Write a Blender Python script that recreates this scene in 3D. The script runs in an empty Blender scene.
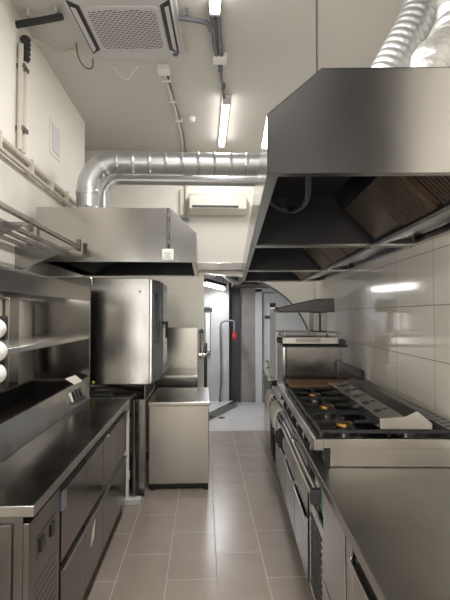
import bpy, bmesh, math, random
from mathutils import Vector, Matrix
random.seed(4)
S = bpy.context.scene
COL = S.collection
PI = math.pi
RA = -math.radians(3.73)           # the right hand run stands slightly turned

# ------------------------------------------------------------------ materials
def mat(name, col, rough=.5, metal=0.0, emit=0, spec=None, noise=0, nscale=6, bump=0, bscale=40, stretch=None,
        rnoise=0, trans=0, coat=0):
    m = bpy.data.materials.new(name); m.use_nodes = True
    nt = m.node_tree; b = nt.nodes['Principled BSDF']
    b.inputs['Base Color'].default_value = (*col, 1)
    b.inputs['Roughness'].default_value = rough
    b.inputs['Metallic'].default_value = metal
    if coat: b.inputs['Coat Weight'].default_value = coat
    if trans: b.inputs['Transmission Weight'].default_value = trans
    if emit:
        b.inputs['Emission Color'].default_value = (*col, 1)
        b.inputs['Emission Strength'].default_value = emit
    if noise or rnoise or bump:
        tc = nt.nodes.new('ShaderNodeTexCoord'); mp = nt.nodes.new('ShaderNodeMapping')
        nt.links.new(tc.outputs['Object'], mp.inputs[0])
        if stretch: mp.inputs['Scale'].default_value = stretch
        n = nt.nodes.new('ShaderNodeTexNoise'); n.inputs['Scale'].default_value = nscale
        n.inputs['Detail'].default_value = 2
        nt.links.new(mp.outputs[0], n.inputs[0])
        if noise:
            mx = nt.nodes.new('ShaderNodeMixRGB')
            mx.inputs[1].default_value = (*[c*(1-noise) for c in col], 1)
            mx.inputs[2].default_value = (*[min(1, c*(1+noise)) for c in col], 1)
            nt.links.new(n.outputs[0], mx.inputs[0]); nt.links.new(mx.outputs[0], b.inputs['Base Color'])
        if rnoise:
            mr = nt.nodes.new('ShaderNodeMapRange')
            mr.inputs[1].default_value = .15; mr.inputs[2].default_value = .85
            mr.inputs[3].default_value = max(.02, rough-rnoise); mr.inputs[4].default_value = rough+rnoise
            nt.links.new(n.outputs[0], mr.inputs[0]); nt.links.new(mr.outputs[0], b.inputs['Roughness'])
        if bump:
            n2 = nt.nodes.new('ShaderNodeTexNoise'); n2.inputs['Scale'].default_value = bscale
            nt.links.new(mp.outputs[0], n2.inputs[0])
            bp = nt.nodes.new('ShaderNodeBump'); bp.inputs['Strength'].default_value = bump
            bp.inputs['Distance'].default_value = .01
            nt.links.new(n2.outputs[0], bp.inputs['Height']); nt.links.new(bp.outputs[0], b.inputs['Normal'])
    return m

def tile_mat(name, c1, c2, grout, u_axis, v_axis, tw, th, uo, vo, offset=0.0, mortar=.003, rough=.2, noise=.05,
             nscale=3, spec=.5, bump=.15, zmax=None, paint=None):
    """tiles of tw x th metres laid on object coordinates; above zmax plain paint"""
    m = bpy.data.materials.new(name); m.use_nodes = True
    nt = m.node_tree; L = nt.links.new; N = nt.nodes.new
    b = nt.nodes['Principled BSDF']
    tc = N('ShaderNodeTexCoord'); sp = N('ShaderNodeSeparateXYZ'); cb = N('ShaderNodeCombineXYZ')
    L(tc.outputs['Object'], sp.inputs[0])
    def add(sock, v):
        a = N('ShaderNodeMath'); a.operation = 'ADD'; a.inputs[1].default_value = v; L(sock, a.inputs[0]); return a.outputs[0]
    L(add(sp.outputs[u_axis], uo), cb.inputs[0]); L(add(sp.outputs[v_axis], vo), cb.inputs[1])
    br = N('ShaderNodeTexBrick'); br.offset = offset; br.offset_frequency = 2; br.squash = 1
    br.inputs['Scale'].default_value = 1; br.inputs['Brick Width'].default_value = tw
    br.inputs['Row Height'].default_value = th; br.inputs['Mortar Size'].default_value = mortar
    br.inputs['Mortar Smooth'].default_value = .2
    br.inputs['Color1'].default_value = (*c1, 1); br.inputs['Color2'].default_value = (*c2, 1)
    br.inputs['Mortar'].default_value = (*grout, 1)
    L(cb.outputs[0], br.inputs[0])
    n = N('ShaderNodeTexNoise'); n.inputs['Scale'].default_value = nscale; n.inputs['Detail'].default_value = 6
    L(tc.outputs['Object'], n.inputs[0])
    mr = N('ShaderNodeMapRange'); mr.inputs[1].default_value = .25; mr.inputs[2].default_value = .75
    mr.inputs[3].default_value = 1-noise; mr.inputs[4].default_value = 1+noise
    L(n.outputs[0], mr.inputs[0])
    vm = N('ShaderNodeVectorMath'); vm.operation = 'SCALE'
    L(br.outputs['Color'], vm.inputs[0]); L(mr.outputs[0], vm.inputs['Scale'])
    col = vm.outputs[0]
    ro = N('ShaderNodeMapRange'); ro.inputs[3].default_value = rough; ro.inputs[4].default_value = .8
    L(br.outputs['Fac'], ro.inputs[0]); rsock = ro.outputs[0]
    bp = N('ShaderNodeBump'); bp.inputs['Strength'].default_value = bump; bp.inputs['Distance'].default_value = .003; bp.invert = True
    L(br.outputs['Fac'], bp.inputs['Height'])
    if zmax is not None:
        g = N('ShaderNodeMath'); g.operation = 'GREATER_THAN'; g.inputs[1].default_value = zmax; L(sp.outputs[2], g.inputs[0])
        mx = N('ShaderNodeMixRGB'); L(g.outputs[0], mx.inputs[0]); L(col, mx.inputs[1]); mx.inputs[2].default_value = (*paint, 1)
        col = mx.outputs[0]
        mx2 = N('ShaderNodeMix'); L(g.outputs[0], mx2.inputs[0]); L(rsock, mx2.inputs[2]); mx2.inputs[3].default_value = .7
        rsock = mx2.outputs[0]
    L(col, b.inputs['Base Color']); L(rsock, b.inputs['Roughness']); L(bp.outputs[0], b.inputs['Normal'])
    return m

M = {}
PAINT = (.81, .79, .74)
M['paint'] = mat('wall_paint', PAINT, .7, noise=.03, nscale=2)
M['shade_dark'] = mat('dark_shade_paint', (.045, .045, .05), .5)  # near-black for the added bulkhead and the painted niche shade
M['added_glass'] = mat('added_window_glow', (.9, .95, 1), .1, emit=2)  # glow of the added, unseen window
M['ceil'] = mat('ceiling_paint', (.60, .585, .555), .75, noise=.04, nscale=1.5)
M['floor'] = tile_mat('floor_tiles', (.30, .255, .22), (.325, .277, .24), (.43, .39, .345), 1, 0, .6, .3, 30-3.4, 30-.08+.0, .5, .0036, .27, .1, 4)
M['floor2'] = tile_mat('grey_floor_tiles', (.5, .49, .48), (.54, .53, .52), (.42, .41, .40), 0, 1, .6, .6, 30.2, 30-6.3, 0, .003, .3, .1, 3)
M['wtile_r'] = tile_mat('cream_wall_tiles_right', (.84, .79, .705), (.86, .81, .725), (.36, .33, .29), 1, 2, .6, .31, 26.8, .23, 0, .0034, .1, .02, 3)
M['wtile_l'] = tile_mat('cream_wall_tiles_left', (.68, .665, .61), (.70, .685, .63), (.56, .54, .5), 1, 2, .6, .31, 30.2, .30, 0, .0028, .12, .02, 3, zmax=2.74, paint=PAINT)
M['wtile_b'] = tile_mat('cream_wall_tiles_back', (.70, .68, .62), (.72, .70, .64), (.6, .58, .53), 0, 2, .6, .31, 30.1, .24, 0, .003, .15, .02, 3, zmax=2.22, paint=PAINT)
M['gtile'] = tile_mat('grey_wall_tiles', (.47, .46, .46), (.52, .51, .51), (.4, .4, .4), 0, 2, .6, .6, 30.1, .05, 0, .003, .35, .13, 4)
M['gtile_d'] = tile_mat('dark_grey_wall_tiles', (.30, .28, .275), (.33, .31, .30), (.4, .39, .38), 0, 2, .6, .6, 30.2, .05, 0, .003, .35, .15, 4)
STL = dict(metal=1.0, noise=.16, nscale=3, rnoise=.05, bump=.12, bscale=1.8)
M['steel'] = mat('brushed_steel', (.36, .35, .338), .2, stretch=(1, 1, .15), **STL)
M['steel_h'] = mat('hood_steel', (.46, .445, .42), .21, stretch=(1, 1, .6), **STL)
M['steel_hr'] = mat('large_hood_steel', (.37, .355, .335), .2, stretch=(1, 1, .6), **STL)
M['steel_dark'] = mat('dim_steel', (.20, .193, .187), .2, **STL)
M['steel_top'] = mat('worktop_steel', (.40, .39, .375), .21, metal=1, noise=.4, nscale=5, rnoise=.05)
M['steel_top_matt'] = mat('matt_worktop_steel', (.44, .42, .395), .35, metal=1, noise=.22, nscale=5, rnoise=.05)
M['steel_bright'] = mat('polished_steel', (.72, .70, .67), .16, metal=1)
M['steel_mirror'] = mat('mirror_steel', (.55, .54, .52), .1, metal=1, noise=.06)
M['galv'] = mat('galvanised_duct', (.56, .575, .585), .36, metal=.9)
M['foil'] = mat('aluminium_foil', (.50, .50, .49), .42, metal=.8, bump=1, bscale=22)
M['black'] = mat('black_enamel', (.012, .012, .014), .3)
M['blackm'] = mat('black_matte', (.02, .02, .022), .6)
M['dark'] = mat('dark_void', (.03, .028, .027), .5)
M['well'] = mat('dark_well_steel', (.09, .088, .088), .38, metal=.8, noise=.1)
M['white'] = mat('white_plastic', (.78, .77, .74), .35)
M['whitegrey'] = mat('grey_white_plastic', (.56, .55, .56), .4)
M['cream'] = mat('cream_plastic', (.66, .635, .56), .4)
M['conduit'] = mat('beige_conduit', (.58, .54, .48), .4)
M['greypipe'] = mat('grey_conduit', (.14, .15, .18), .45)
M['foam'] = mat('black_pipe_foam', (.035, .036, .038), .8)
M['tube'] = mat('fluorescent_tube', (1, .97, .92), .4, emit=9)
M['lamp'] = mat('gantry_lamp', (1, .95, .85), .4, emit=1.2)
M['brass'] = mat('brass_burner', (.6, .36, .10), .35, metal=1)
M['iron'] = mat('cast_iron', (.02, .02, .022), .5, bump=.3, bscale=90)
M['wood'] = mat('brown_board', (.30, .15, .055), .5, noise=.35, nscale=10, stretch=(1, 6, 6))
M['cloth'] = mat('white_towel', (.62, .59, .55), .9, bump=.6, bscale=60)
M['yellow'] = mat('yellow_mark', (.75, .68, .05), .5)
M['red'] = mat('red_valve', (.4, .02, .02), .4)
M['green'] = mat('green_board', (.10, .28, .14), .5)
M['brownwire'] = mat('brown_wire', (.22, .11, .08), .5)
M['oven'] = mat('oven_steel', (.31, .298, .28), .22, stretch=(1, 1, .15), **STL)
M['orange'] = mat('orange_part', (.6, .25, .05), .5)
M['canister'] = mat('canister_white', (.85, .85, .84), .4)
M['paper'] = mat('white_label', (.85, .83, .76), .6)
M['panelgrey'] = mat('blue_grey_panel', (.22, .235, .27), .3, metal=.5)
M['paneldark'] = mat('dark_control_glass', (.05, .052, .06), .12)
M['door'] = mat('white_door_paint', (.66, .66, .67), .45)
M['sooty'] = mat('blackened_steel', (.075, .072, .07), .3, metal=.9)
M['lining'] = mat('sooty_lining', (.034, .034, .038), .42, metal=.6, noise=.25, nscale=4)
M['filter'] = mat('filter_steel', (.27, .21, .16), .38, metal=1, noise=.12, nscale=5)
M['blueled'] = mat('blue_badge', (.06, .06, .25), .3)
M['rubber'] = mat('black_rubber', (.015, .015, .015), .7)
M['hose'] = mat('dark_blue_hose', (.01, .012, .03), .4)

def grille_mat():
    m = bpy.data.materials.new('grille_perforation'); m.use_nodes = True
    nt = m.node_tree; N = nt.nodes.new; L = nt.links.new; b = nt.nodes['Principled BSDF']
    tc = N('ShaderNodeTexCoord'); br = N('ShaderNodeTexBrick'); br.offset = .5
    br.inputs['Scale'].default_value = 1; br.inputs['Brick Width'].default_value = .042
    br.inputs['Row Height'].default_value = .021; br.inputs['Mortar Size'].default_value = .006
    br.inputs['Color1'].default_value = br.inputs['Color2'].default_value = (.03, .025, .03, 1)
    br.inputs['Mortar'].default_value = (.55, .53, .55, 1)
    mp = N('ShaderNodeMapping'); mp.inputs['Rotation'].default_value = (0, 0, .12)
    L(tc.outputs['Object'], mp.inputs[0]); L(mp.outputs[0], br.inputs[0]); L(br.outputs[0], b.inputs['Base Color'])
    return m
M['grille'] = grille_mat()

# ------------------------------------------------------------------ mesh builder
class MB:
    def __init__(s): s.bm = bmesh.new()
    def face(s, vs):
        try: return s.bm.faces.new(vs)
        except ValueError: return None
    def box(s, x0, x1, y0, y1, z0, z1):
        v = [s.bm.verts.new((x, y, z)) for x in (x0, x1) for y in (y0, y1) for z in (z0, z1)]
        for f in ((0,1,3,2),(4,6,7,5),(0,4,5,1),(2,3,7,6),(0,2,6,4),(1,5,7,3)): s.face([v[i] for i in f])
        return s
    def prism(s, poly, axis, a, b):
        """poly of 2-D points; axis 'x': (y,z), 'y': (x,z), 'z': (x,y); extruded a..b"""
        def P(p, t):
            return {'x': (t, p[0], p[1]), 'y': (p[0], t, p[1]), 'z': (p[0], p[1], t)}[axis]
        A = [s.bm.verts.new(P(p, a)) for p in poly]; B = [s.bm.verts.new(P(p, b)) for p in poly]
        s.face(A); s.face(B[::-1]); n = len(poly)
        for i in range(n): s.face([A[i], A[(i+1) % n], B[(i+1) % n], B[i]])
        return s
    def quad(s, pts):
        s.face([s.bm.verts.new(p) for p in pts]); return s
    def slab(s, pts, t):
        """thin plate with thickness t along its normal"""
        n = (Vector(pts[1])-Vector(pts[0])).cross(Vector(pts[2])-Vector(pts[0])).normalized()*t
        A = [s.bm.verts.new(p) for p in pts]; B = [s.bm.verts.new(Vector(p)+n) for p in pts]
        s.face(A); s.face(B[::-1]); k = len(pts)
        for i in range(k): s.face([A[i], A[(i+1) % k], B[(i+1) % k], B[i]])
        return s
    def tube(s, pts, r, seg=12, rf=None, caps=True):
        pts = [Vector(p) for p in pts]; rings = []; prev = None; n = len(pts)
        for i, p in enumerate(pts):
            d = (pts[min(i+1, n-1)]-pts[max(i-1, 0)]).normalized()
            if prev is None:
                a = Vector((0, 0, 1)) if abs(d.z) < .9 else Vector((1, 0, 0)); u = d.cross(a).normalized()
            else:
                u = (prev - d*prev.dot(d)).normalized()
            prev = u; w = d.cross(u); rr = rf(i) if rf else r
            rings.append([s.bm.verts.new(p+(u*math.cos(2*PI*k/seg)+w*math.sin(2*PI*k/seg))*rr) for k in range(seg)])
        for i in range(n-1):
            for k in range(seg):
                s.face([rings[i][k], rings[i][(k+1) % seg], rings[i+1][(k+1) % seg], rings[i+1][k]])
        if caps: s.face(rings[0][::-1]); s.face(rings[-1])
        return s
    def lathe(s, c, prof, seg=20, axis='z'):
        pts = []
        for r, h in prof:
            ring = []
            for k in range(seg):
                a = 2*PI*k/seg; x, y = r*math.cos(a), r*math.sin(a)
                ring.append(s.bm.verts.new({'z': (c[0]+x, c[1]+y, c[2]+h), 'x': (c[0]+h, c[1]+x, c[2]+y), 'y': (c[0]+x, c[1]+h, c[2]+y)}[axis]))
            pts.append(ring)
        for i in range(len(pts)-1):
            for k in range(seg): s.face([pts[i][k], pts[i][(k+1) % seg], pts[i+1][(k+1) % seg], pts[i+1][k]])
        s.face(pts[0][::-1]); s.face(pts[-1]); return s
    def ell(s, c, rx, ry, rz, seg=20, rings=12):
        prev = None; top = s.bm.verts.new((c[0], c[1], c[2]+rz)); bot = s.bm.verts.new((c[0], c[1], c[2]-rz)); R = []
        for i in range(1, rings):
            a = PI*i/rings
            R.append([s.bm.verts.new((c[0]+rx*math.sin(a)*math.cos(2*PI*k/seg), c[1]+ry*math.sin(a)*math.sin(2*PI*k/seg), c[2]+rz*math.cos(a))) for k in range(seg)])
        for k in range(seg):
            s.face([top, R[0][k], R[0][(k+1) % seg]]); s.face([bot, R[-1][(k+1) % seg], R[-1][k]])
        for i in range(len(R)-1):
            for k in range(seg): s.face([R[i][k], R[i+1][k], R[i+1][(k+1) % seg], R[i][(k+1) % seg]])
        return s

ORG = {}
def link(name, mb, material, origin, bevel=0, smooth=False):
    me = bpy.data.meshes.new(name)
    bmesh.ops.translate(mb.bm, verts=mb.bm.verts, vec=-Vector(origin))
    bmesh.ops.recalc_face_normals(mb.bm, faces=mb.bm.faces)
    mb.bm.to_mesh(me); mb.bm.free()
    me.materials.append(M[material])
    o = bpy.data.objects.new(name, me); COL.objects.link(o)
    if smooth:
        for p in me.polygons: p.use_smooth = True
        if smooth == 'auto':
            for e in me.edges: pass
            me.set_sharp_from_angle(angle=math.radians(35))
    if bevel:
        b = o.modifiers.new('bevel', 'BEVEL'); b.width = bevel; b.segments = 2; b.limit_method = 'ANGLE'; b.angle_limit = math.radians(40)
    return o
def place(o, origin, right):
    x, y, z = origin
    if right:
        c, s = math.cos(RA), math.sin(RA)
        o.location = (c*x - s*y, s*x + c*y, z); o.rotation_euler = (0, 0, RA)
    else: o.location = (x, y, z)
def props(o, label=None, cat=None, group=None, kind=None):
    if label: o['label'] = label
    if cat: o['category'] = cat
    if group: o['group'] = group
    if kind: o['kind'] = kind
def thing(name, label, cat, origin, right=False, group=None):
    o = bpy.data.objects.new(name, None); o.empty_display_size = .1; COL.objects.link(o)
    place(o, origin, right); props(o, label, cat, group); ORG[o.name] = origin; return o
def part(root, name, mb, material, bevel=.0, smooth=False, label=None):
    org = ORG[root.name]
    o = link(name, mb, material, org, bevel, smooth); o.parent = root; ORG[o.name] = org
    if label: o['label'] = label
    return o
def parts(root, name, boxes, material, bevel=0):
    for b in boxes: part(root, name, MB().box(*b), material, bevel)
def solo(name, mb, material, label, cat, origin, right=False, bevel=0, smooth=False, group=None, kind=None):
    o = link(name, mb, material, origin, bevel, smooth); place(o, origin, right); props(o, label, cat, group, kind); ORG[o.name] = origin
    return o
def struct(name, mb, material, origin=(0, 0, 0), right=False, bevel=0):
    o = link(name, mb, material, origin, bevel); place(o, origin, right); o['kind'] = 'structure'; ORG[o.name] = origin; return o
def copy_tree(root, origin, right=False, label=None):
    def cp(o, parent):
        c = o.copy(); COL.objects.link(c)
        if parent: c.parent = parent
        for ch in list(o.children): cp(ch, c)
        return c
    kids = list(root.children)
    c = root.copy(); COL.objects.link(c); place(c, origin, right)
    if label: c['label'] = label
    for k in kids: cp(k, c)
    return c
def arc(c, r, a0, a1, n, plane='xz'):
    out = []
    for i in range(n+1):
        a = a0+(a1-a0)*i/n; u, w = r*math.cos(a), r*math.sin(a)
        out.append({'xz': (c[0]+u, c[1], c[2]+w), 'yz': (c[0], c[1]+u, c[2]+w), 'xy': (c[0]+u, c[1]+w, c[2])}[plane])
    return out
def dense(pts, step):
    out = [Vector(pts[0])]
    for a, b in zip(pts, pts[1:]):
        a, b = Vector(a), Vector(b); n = max(1, int((b-a).length/step))
        for i in range(1, n+1): out.append(a.lerp(b, i/n))
    return out
def smooth_path(pts, it=2):
    pts = [Vector(p) for p in pts]
    for _ in range(it):
        q = [pts[0]]
        for a, b in zip(pts, pts[1:]): q += [a.lerp(b, .25), a.lerp(b, .75)]
        q.append(pts[-1]); pts = q
    return pts

# ------------------------------------------------------------------ room shell
ZC = 3.83; XL = -1.40; YB = 6.3; UR = 1.12
struct('floor', MB().prism([(-2.1, -3.1), (4.6, -3.1), (4.6, -.4), (2.2, -.4), (2.2, YB), (-2.1, YB)], 'z', -.1, 0), 'floor')
struct('floor_back_room', MB().box(-.6, 2.2, YB, 8.6, -.1, 0), 'floor2')
struct('ceiling', MB().prism([(-2.1, -3.1), (4.6, -3.1), (4.6, -.4), (2.2, -.4), (2.2, YB+.15), (-2.1, YB+.15)], 'z', ZC, ZC+.1), 'ceil')
struct('wall_left', MB().box(-2.0, XL, -3.1, 5.4, 0, ZC), 'wtile_l')
struct('wall_left_recess', MB().box(-2.1, -2.0, 5.4, YB+.15, 0, ZC), 'paint')
struct('wall_right', MB().box(UR, UR+.3, -.6, 6.3, 0, 2.35), 'wtile_r', right=True)
struct('wall_right_upper', MB().box(UR+.15, UR+.3, -.6, 6.4, 2.35, ZC), 'paint', right=True)
struct('wall_front', MB().box(-2.1, 1.7, -3.2, -3.1, 0, ZC), 'paint')
struct('wall_added_bulkhead', MB().box(XL, 1.3, -3.1, -.8, 2.3, ZC-.001), 'shade_dark')  # unseen dark block added to darken the near hood's reflection
win = struct('added_window_1', MB().box(XL, XL+.012, -2.8, -.6, .95, 2.3), 'added_glass')  # unseen glowing window added to brighten the right wall and counters
wf = MB()
for b in ((-2.85, -2.8, .9, 2.35), (-.6, -.55, .9, 2.35), (-2.8, -.6, .9, .95), (-2.8, -.6, 2.3, 2.35), (-1.73, -1.67, .95, 2.3)): wf.box(XL, XL+.03, *b)
part(win, 'added_window_frame', wf, 'white')
la = bpy.data.lights.new('added_fill', 'AREA'); la.shape = 'RECTANGLE'; la.size = 1.3; la.size_y = 2.1; la.energy = 100; la.color = (1, .985, .95)  # fill lamp added in front of the unseen window
o = bpy.data.objects.new('added_fill', la); COL.objects.link(o); o.location = (XL+.05, -1.7, 1.6); o.rotation_euler = (0, -PI/2, 0)
struct('wall_front_right', MB().box(1.7, 4.6, -3.2, -3.1, 0, ZC), 'paint')
struct('wall_right_rear', MB().box(4.5, 4.6, -3.1, -.4, 0, ZC), 'paint')
struct('wall_side_room', MB().box(1.45, 4.6, -.5, -.4, 0, ZC), 'paint')
# back wall with the arched opening
op = [(0.0, 0), (0.0, 2.15), (.55, 2.10)]
for i in range(0, 11):
    t = i/10; a = math.radians(78-78*t)
    op.append((.35+1.17*math.cos(a)*.98, .98+1.13*math.sin(a)))
op = [p for p in op if not (p[0] > .35 and p[0] < .56 and p[1] < 2.1)]
op.append((1.50, 0))
outline = [(-2.0, 0)] + op + [(2.2, 0), (2.2, ZC), (-2.0, ZC)]
struct('wall_back', MB().prism(outline, 'y', YB, YB+.15), 'wtile_b')
# raised grey edging round the arch
am = MB(); ar = op[2:-1]
am.tube([(x, YB-.004, z) for x, z in ar], .014, 8)
struct('trim_1', am, 'greypipe')
struct('trim_2', MB().box(-.25, .62, YB-.04, YB, 2.19, 2.29), 'steel_h', bevel=.004)
# back room
struct('wall_passage', MB().box(-.55, .44, 8.12, 8.6, 0, 2.45), 'gtile')
struct('wall_passage_far', MB().box(.44, 2.2, 8.35, 8.6, 0, 2.45), 'gtile_d')
struct('niche_shade_panel', MB().box(.44, .66, 8.31, 8.35, 0, 2.45), 'shade_dark')  # near-black panel stands in for shade in the unlit niche
struct('wall_passage_left', MB().box(-.6, -.5, YB+.15, 8.2, 0, 2.45), 'gtile')
struct('wall_passage_right', MB().box(2.0, 2.2, YB+.15, 8.4, 0, 2.45), 'paint')
struct('ceiling_back_room', MB().box(-.6, 2.2, YB+.15, 8.6, 2.45, 2.55), 'steel_dark')
dr = struct('door_1', MB().box(1.07, 1.85, 8.30, 8.35, .01, 1.97), 'door', bevel=.004)
fr = MB(); fr.box(.93, 1.05, 8.26, 8.35, 0, 2.04); fr.box(1.87, 1.97, 8.26, 8.35, 0, 2.04); fr.box(.93, 1.97, 8.26, 8.35, 1.99, 2.09)
part(dr, 'door_frame', fr, 'door', bevel=.004)
part(dr, 'door_panel', MB().box(1.17, 1.75, 8.29, 8.30, .15, 1.85), 'door', bevel=.006)
# raised plinth with a dark kerb
kp = [(-.49, 6.98), (.04, 6.86), (.48, 7.95), (.52, 8.11), (-.49, 8.11)]
pl = thing('raised_plinth', 'light grey tiled plinth with a dark kerb on the back room floor', 'plinth', (0, 7.4, 0))
part(pl, 'tiled_top', MB().prism(kp, 'z', .002, .075), 'floor2')
kb = MB()
for a, b in zip([(.0, 6.80), (.52, 7.93)], [(.52, 7.93), (.56, 8.10)]):
    d = (Vector(b)-Vector(a)).normalized(); n = Vector((d.y, -d.x))*.03
    kb.prism([(a[0]-n.x, a[1]-n.y), (a[0]+n.x, a[1]+n.y), (b[0]+n.x, b[1]+n.y), (b[0]-n.x, b[1]-n.y)], 'z', .002, .095)
part(pl, 'kerb', kb, 'steel_dark', label='dark grey metal kerb')
solo('floor_drain', MB().lathe((.27, 7.1, .0), [(.055, .0), (.055, .004), (.04, .006)], 16), 'blackm', 'small dark round drain in the light grey back room floor', 'drain', (.27, 7.1, 0))

# ------------------------------------------------------------------ lights in the room
def tube_fixture(name, label, cx, cy, length, group, power=None):
    t = thing(name, label, 'ceiling light', (cx, cy, ZC-.07), group=group)
    part(t, 'housing', MB().box(cx-.045, cx+.045, cy-length/2, cy+length/2, ZC-.035, ZC-.002), 'white', bevel=.01)
    d = MB(); d.tube([(cx, cy-length/2+.02, ZC-.058), (cx, cy+length/2-.02, ZC-.058)], .036, 14)
    part(t, 'diffuser', d, 'tube', smooth='auto')
    parts(t, 'end_cap', [(cx-.04, cx+.04, cy-length/2, cy-length/2+.025, ZC-.098, ZC-.035), (cx-.04, cx+.04, cy+length/2-.025, cy+length/2, ZC-.098, ZC-.035)], 'whitegrey', .005)
    la = bpy.data.lights.new('tube_glow', 'AREA'); la.shape = 'RECTANGLE'; la.size = .07; la.size_y = length; la.energy = power or LP; la.color = (1, .965, .92)
    o = bpy.data.objects.new('tube_glow', la); COL.objects.link(o); o.location = (cx, cy, ZC-.10)
LP = 38
g = 'long ceiling tube lights'
tube_fixture('tube_light', 'long white fluorescent tube light ending above the round duct', .225, 5.25, 1.25, g, 20)
tube_fixture('tube_light', 'fluorescent tube light cut by the top edge, beside the cassette air conditioner', .075, 2.51, 1.5, g)
tube_fixture('tube_light', 'added tube light behind the camera for ambient light', .04, 0.1, 1.5, g)  # unseen tube added to raise the ambient light
tube_fixture('tube_light', 'added tube light in the unseen side room, brightening walls and steel', 2.9, -1.8, 1.5, g, 110)  # strong unseen tube added to light the lower walls and steel
# back room lamp
t = thing('strip_lamp', 'bright slanted strip lamp under the low ceiling of the back room', 'lamp', (.17, 7.4, 2.0))
part(t, 'diffuser', MB().tube([(0.0, 6.85, 2.035), (.34, 8.0, 2.03)], .024, 12), 'tube', smooth='auto')
part(t, 'lamp_housing', MB().slab([(-.06, 6.86, 2.07), (.04, 6.83, 2.07), (.39, 7.98, 2.065), (.29, 8.01, 2.065)], .05), 'steel_dark')
for a in ((0, 6.95), (.33, 7.9)): part(t, 'hanger', MB().tube([(*a, 2.11), (*a, 2.449)], .006, 6), 'greypipe')
la = bpy.data.lights.new('back_glow', 'AREA'); la.shape = 'RECTANGLE'; la.size = .1; la.size_y = 1.1; la.energy = 17; la.color = (.93, .96, 1)
o = bpy.data.objects.new('back_glow', la); COL.objects.link(o); o.location = (.17, 7.4, 1.99); o.rotation_euler = (0, 0, -.29)

# ------------------------------------------------------------------ back room fittings
dk = MB(); dk.tube([(-.48, 8.02, 2.33), (.20, 8.02, 2.33)], .09, 20, rf=None)
solo('ventilation_duct', dk, 'galv', 'dull silver duct high on the left of the back room ceiling', 'duct', (0, 7.75, 2.28), smooth='auto')
dk = MB(); dk.box(.47, 1.95, 7.3, 8.30, 2.06, 2.44)
solo('duct_box', dk, 'dark', 'dark boxed duct above the white door in the back room', 'duct', (1.2, 7.8, 2.06), bevel=.01)
dk = MB()
dk.tube(smooth_path([(.30, 7.0, 2.2), (.40, 6.95, 2.10), (.52, 7.0, 2.06), (.58, 7.12, 2.12), (.60, 7.2, 2.44)]), .035, 10)
solo('drain_hose', dk, 'whitegrey', 'pale looping hose under the back room ceiling beside the strip lamp', 'hose', (.5, 7, 2.1), smooth=True)
rl = thing('bent_pipe', 'grey bent water pipe in front of the light tiled wall', 'pipe', (.27, 8.0, .075))
part(rl, 'pipe', MB().tube(smooth_path([(.27, 8.0, .08), (.30, 8.0, .5), (.29, 8.0, 1.0), (.28, 8.0, 1.3), (.29, 8.0, 1.44), (.36, 8.0, 1.475), (.5, 8.0, 1.475), (.53, 8.0, 1.46), (.53, 8.0, 1.25)], 2), .018, 10), 'greypipe', smooth=True)
v = MB(); v.lathe((.53, 7.97, 1.21), [(.035, -.02), (.045, 0), (.035, .03)], 12, 'y'); v.tube([(.53, 8.0, 1.30), (.53, 8.0, 1.14)], .03, 10)
part(rl, 'valve', v, 'red', label='red valve')
# pre-rinse tap and framed hatch beyond the sink
hf = MB(); hf.box(.01, .12, 8.05, 8.115, .9, 1.72)
ht = thing('wall_cabinet', 'narrow metal framed panel on the light tiled wall beyond the tap', 'cabinet', (.06, 8.1, .9))
part(ht, 'frame', hf, 'steel_h', bevel=.01)
part(ht, 'door', MB().box(.03, .10, 8.035, 8.05, .95, 1.60), 'door', bevel=.004)
part(ht, 'lintel', MB().box(.0, .14, 8.03, 8.05, 1.63, 1.70), 'blackm')
tr = thing('serving_trolley', 'dark folded trolley standing just behind the sink table', 'trolley', (.07, 7.0, .075))
part(tr, 'front_panel', MB().prism([(7.15, .15), (7.15, .8), (7.2, 1.14), (7.25, 1.14), (7.25, .15)], 'x', -.08, .05), 'black', bevel=.01)
hb = MB(); hb.tube([(-.06, 7.13, .86), (.07, 7.13, 1.0)], .02, 8); part(tr, 'handle', hb, 'steel_bright')
for xx in (-.06, .02): part(tr, 'wheel', MB().lathe((xx, 7.2, .118), [(.04, -.01), (.04, .02)], 12, 'x'), 'rubber')

# ------------------------------------------------------------------ ceiling cassette air conditioner
cx, cy, cz = -.585, 3.47, ZC
ac = thing('cassette_air_conditioner', 'white square cassette air conditioner with perforated grille on the ceiling', 'air conditioner', (cx, cy, ZC))
h = .41; z0 = ZC-.075
def rrect(hx, hy, r, n=5):
    o = []
    for sx, sy, a in ((1, 1, 0), (-1, 1, 90), (-1, -1, 180), (1, -1, 270)):
        for i in range(n+1):
            t = math.radians(a+90*i/n); o.append((cx+sx*(hx-r)+r*math.cos(t), cy+sy*(hy-r)+r*math.sin(t)))
    return o
part(ac, 'body', MB().prism(rrect(h-.01, h+.03, .03), 'z', ZC-.05, ZC-.001), 'whitegrey', bevel=.006)
part(ac, 'fascia', MB().prism(rrect(h-.035, h, .05), 'z', z0, ZC-.05), 'whitegrey', bevel=.012)
g0 = part(ac, 'intake_frame', MB().prism(rrect(.275, .275, .06), 'z', z0-.012, z0), 'whitegrey', bevel=.005)
part(g0, 'intake_grille', MB().prism(rrect(.245, .235, .05), 'z', z0-.016, z0-.012), 'grille')
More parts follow.
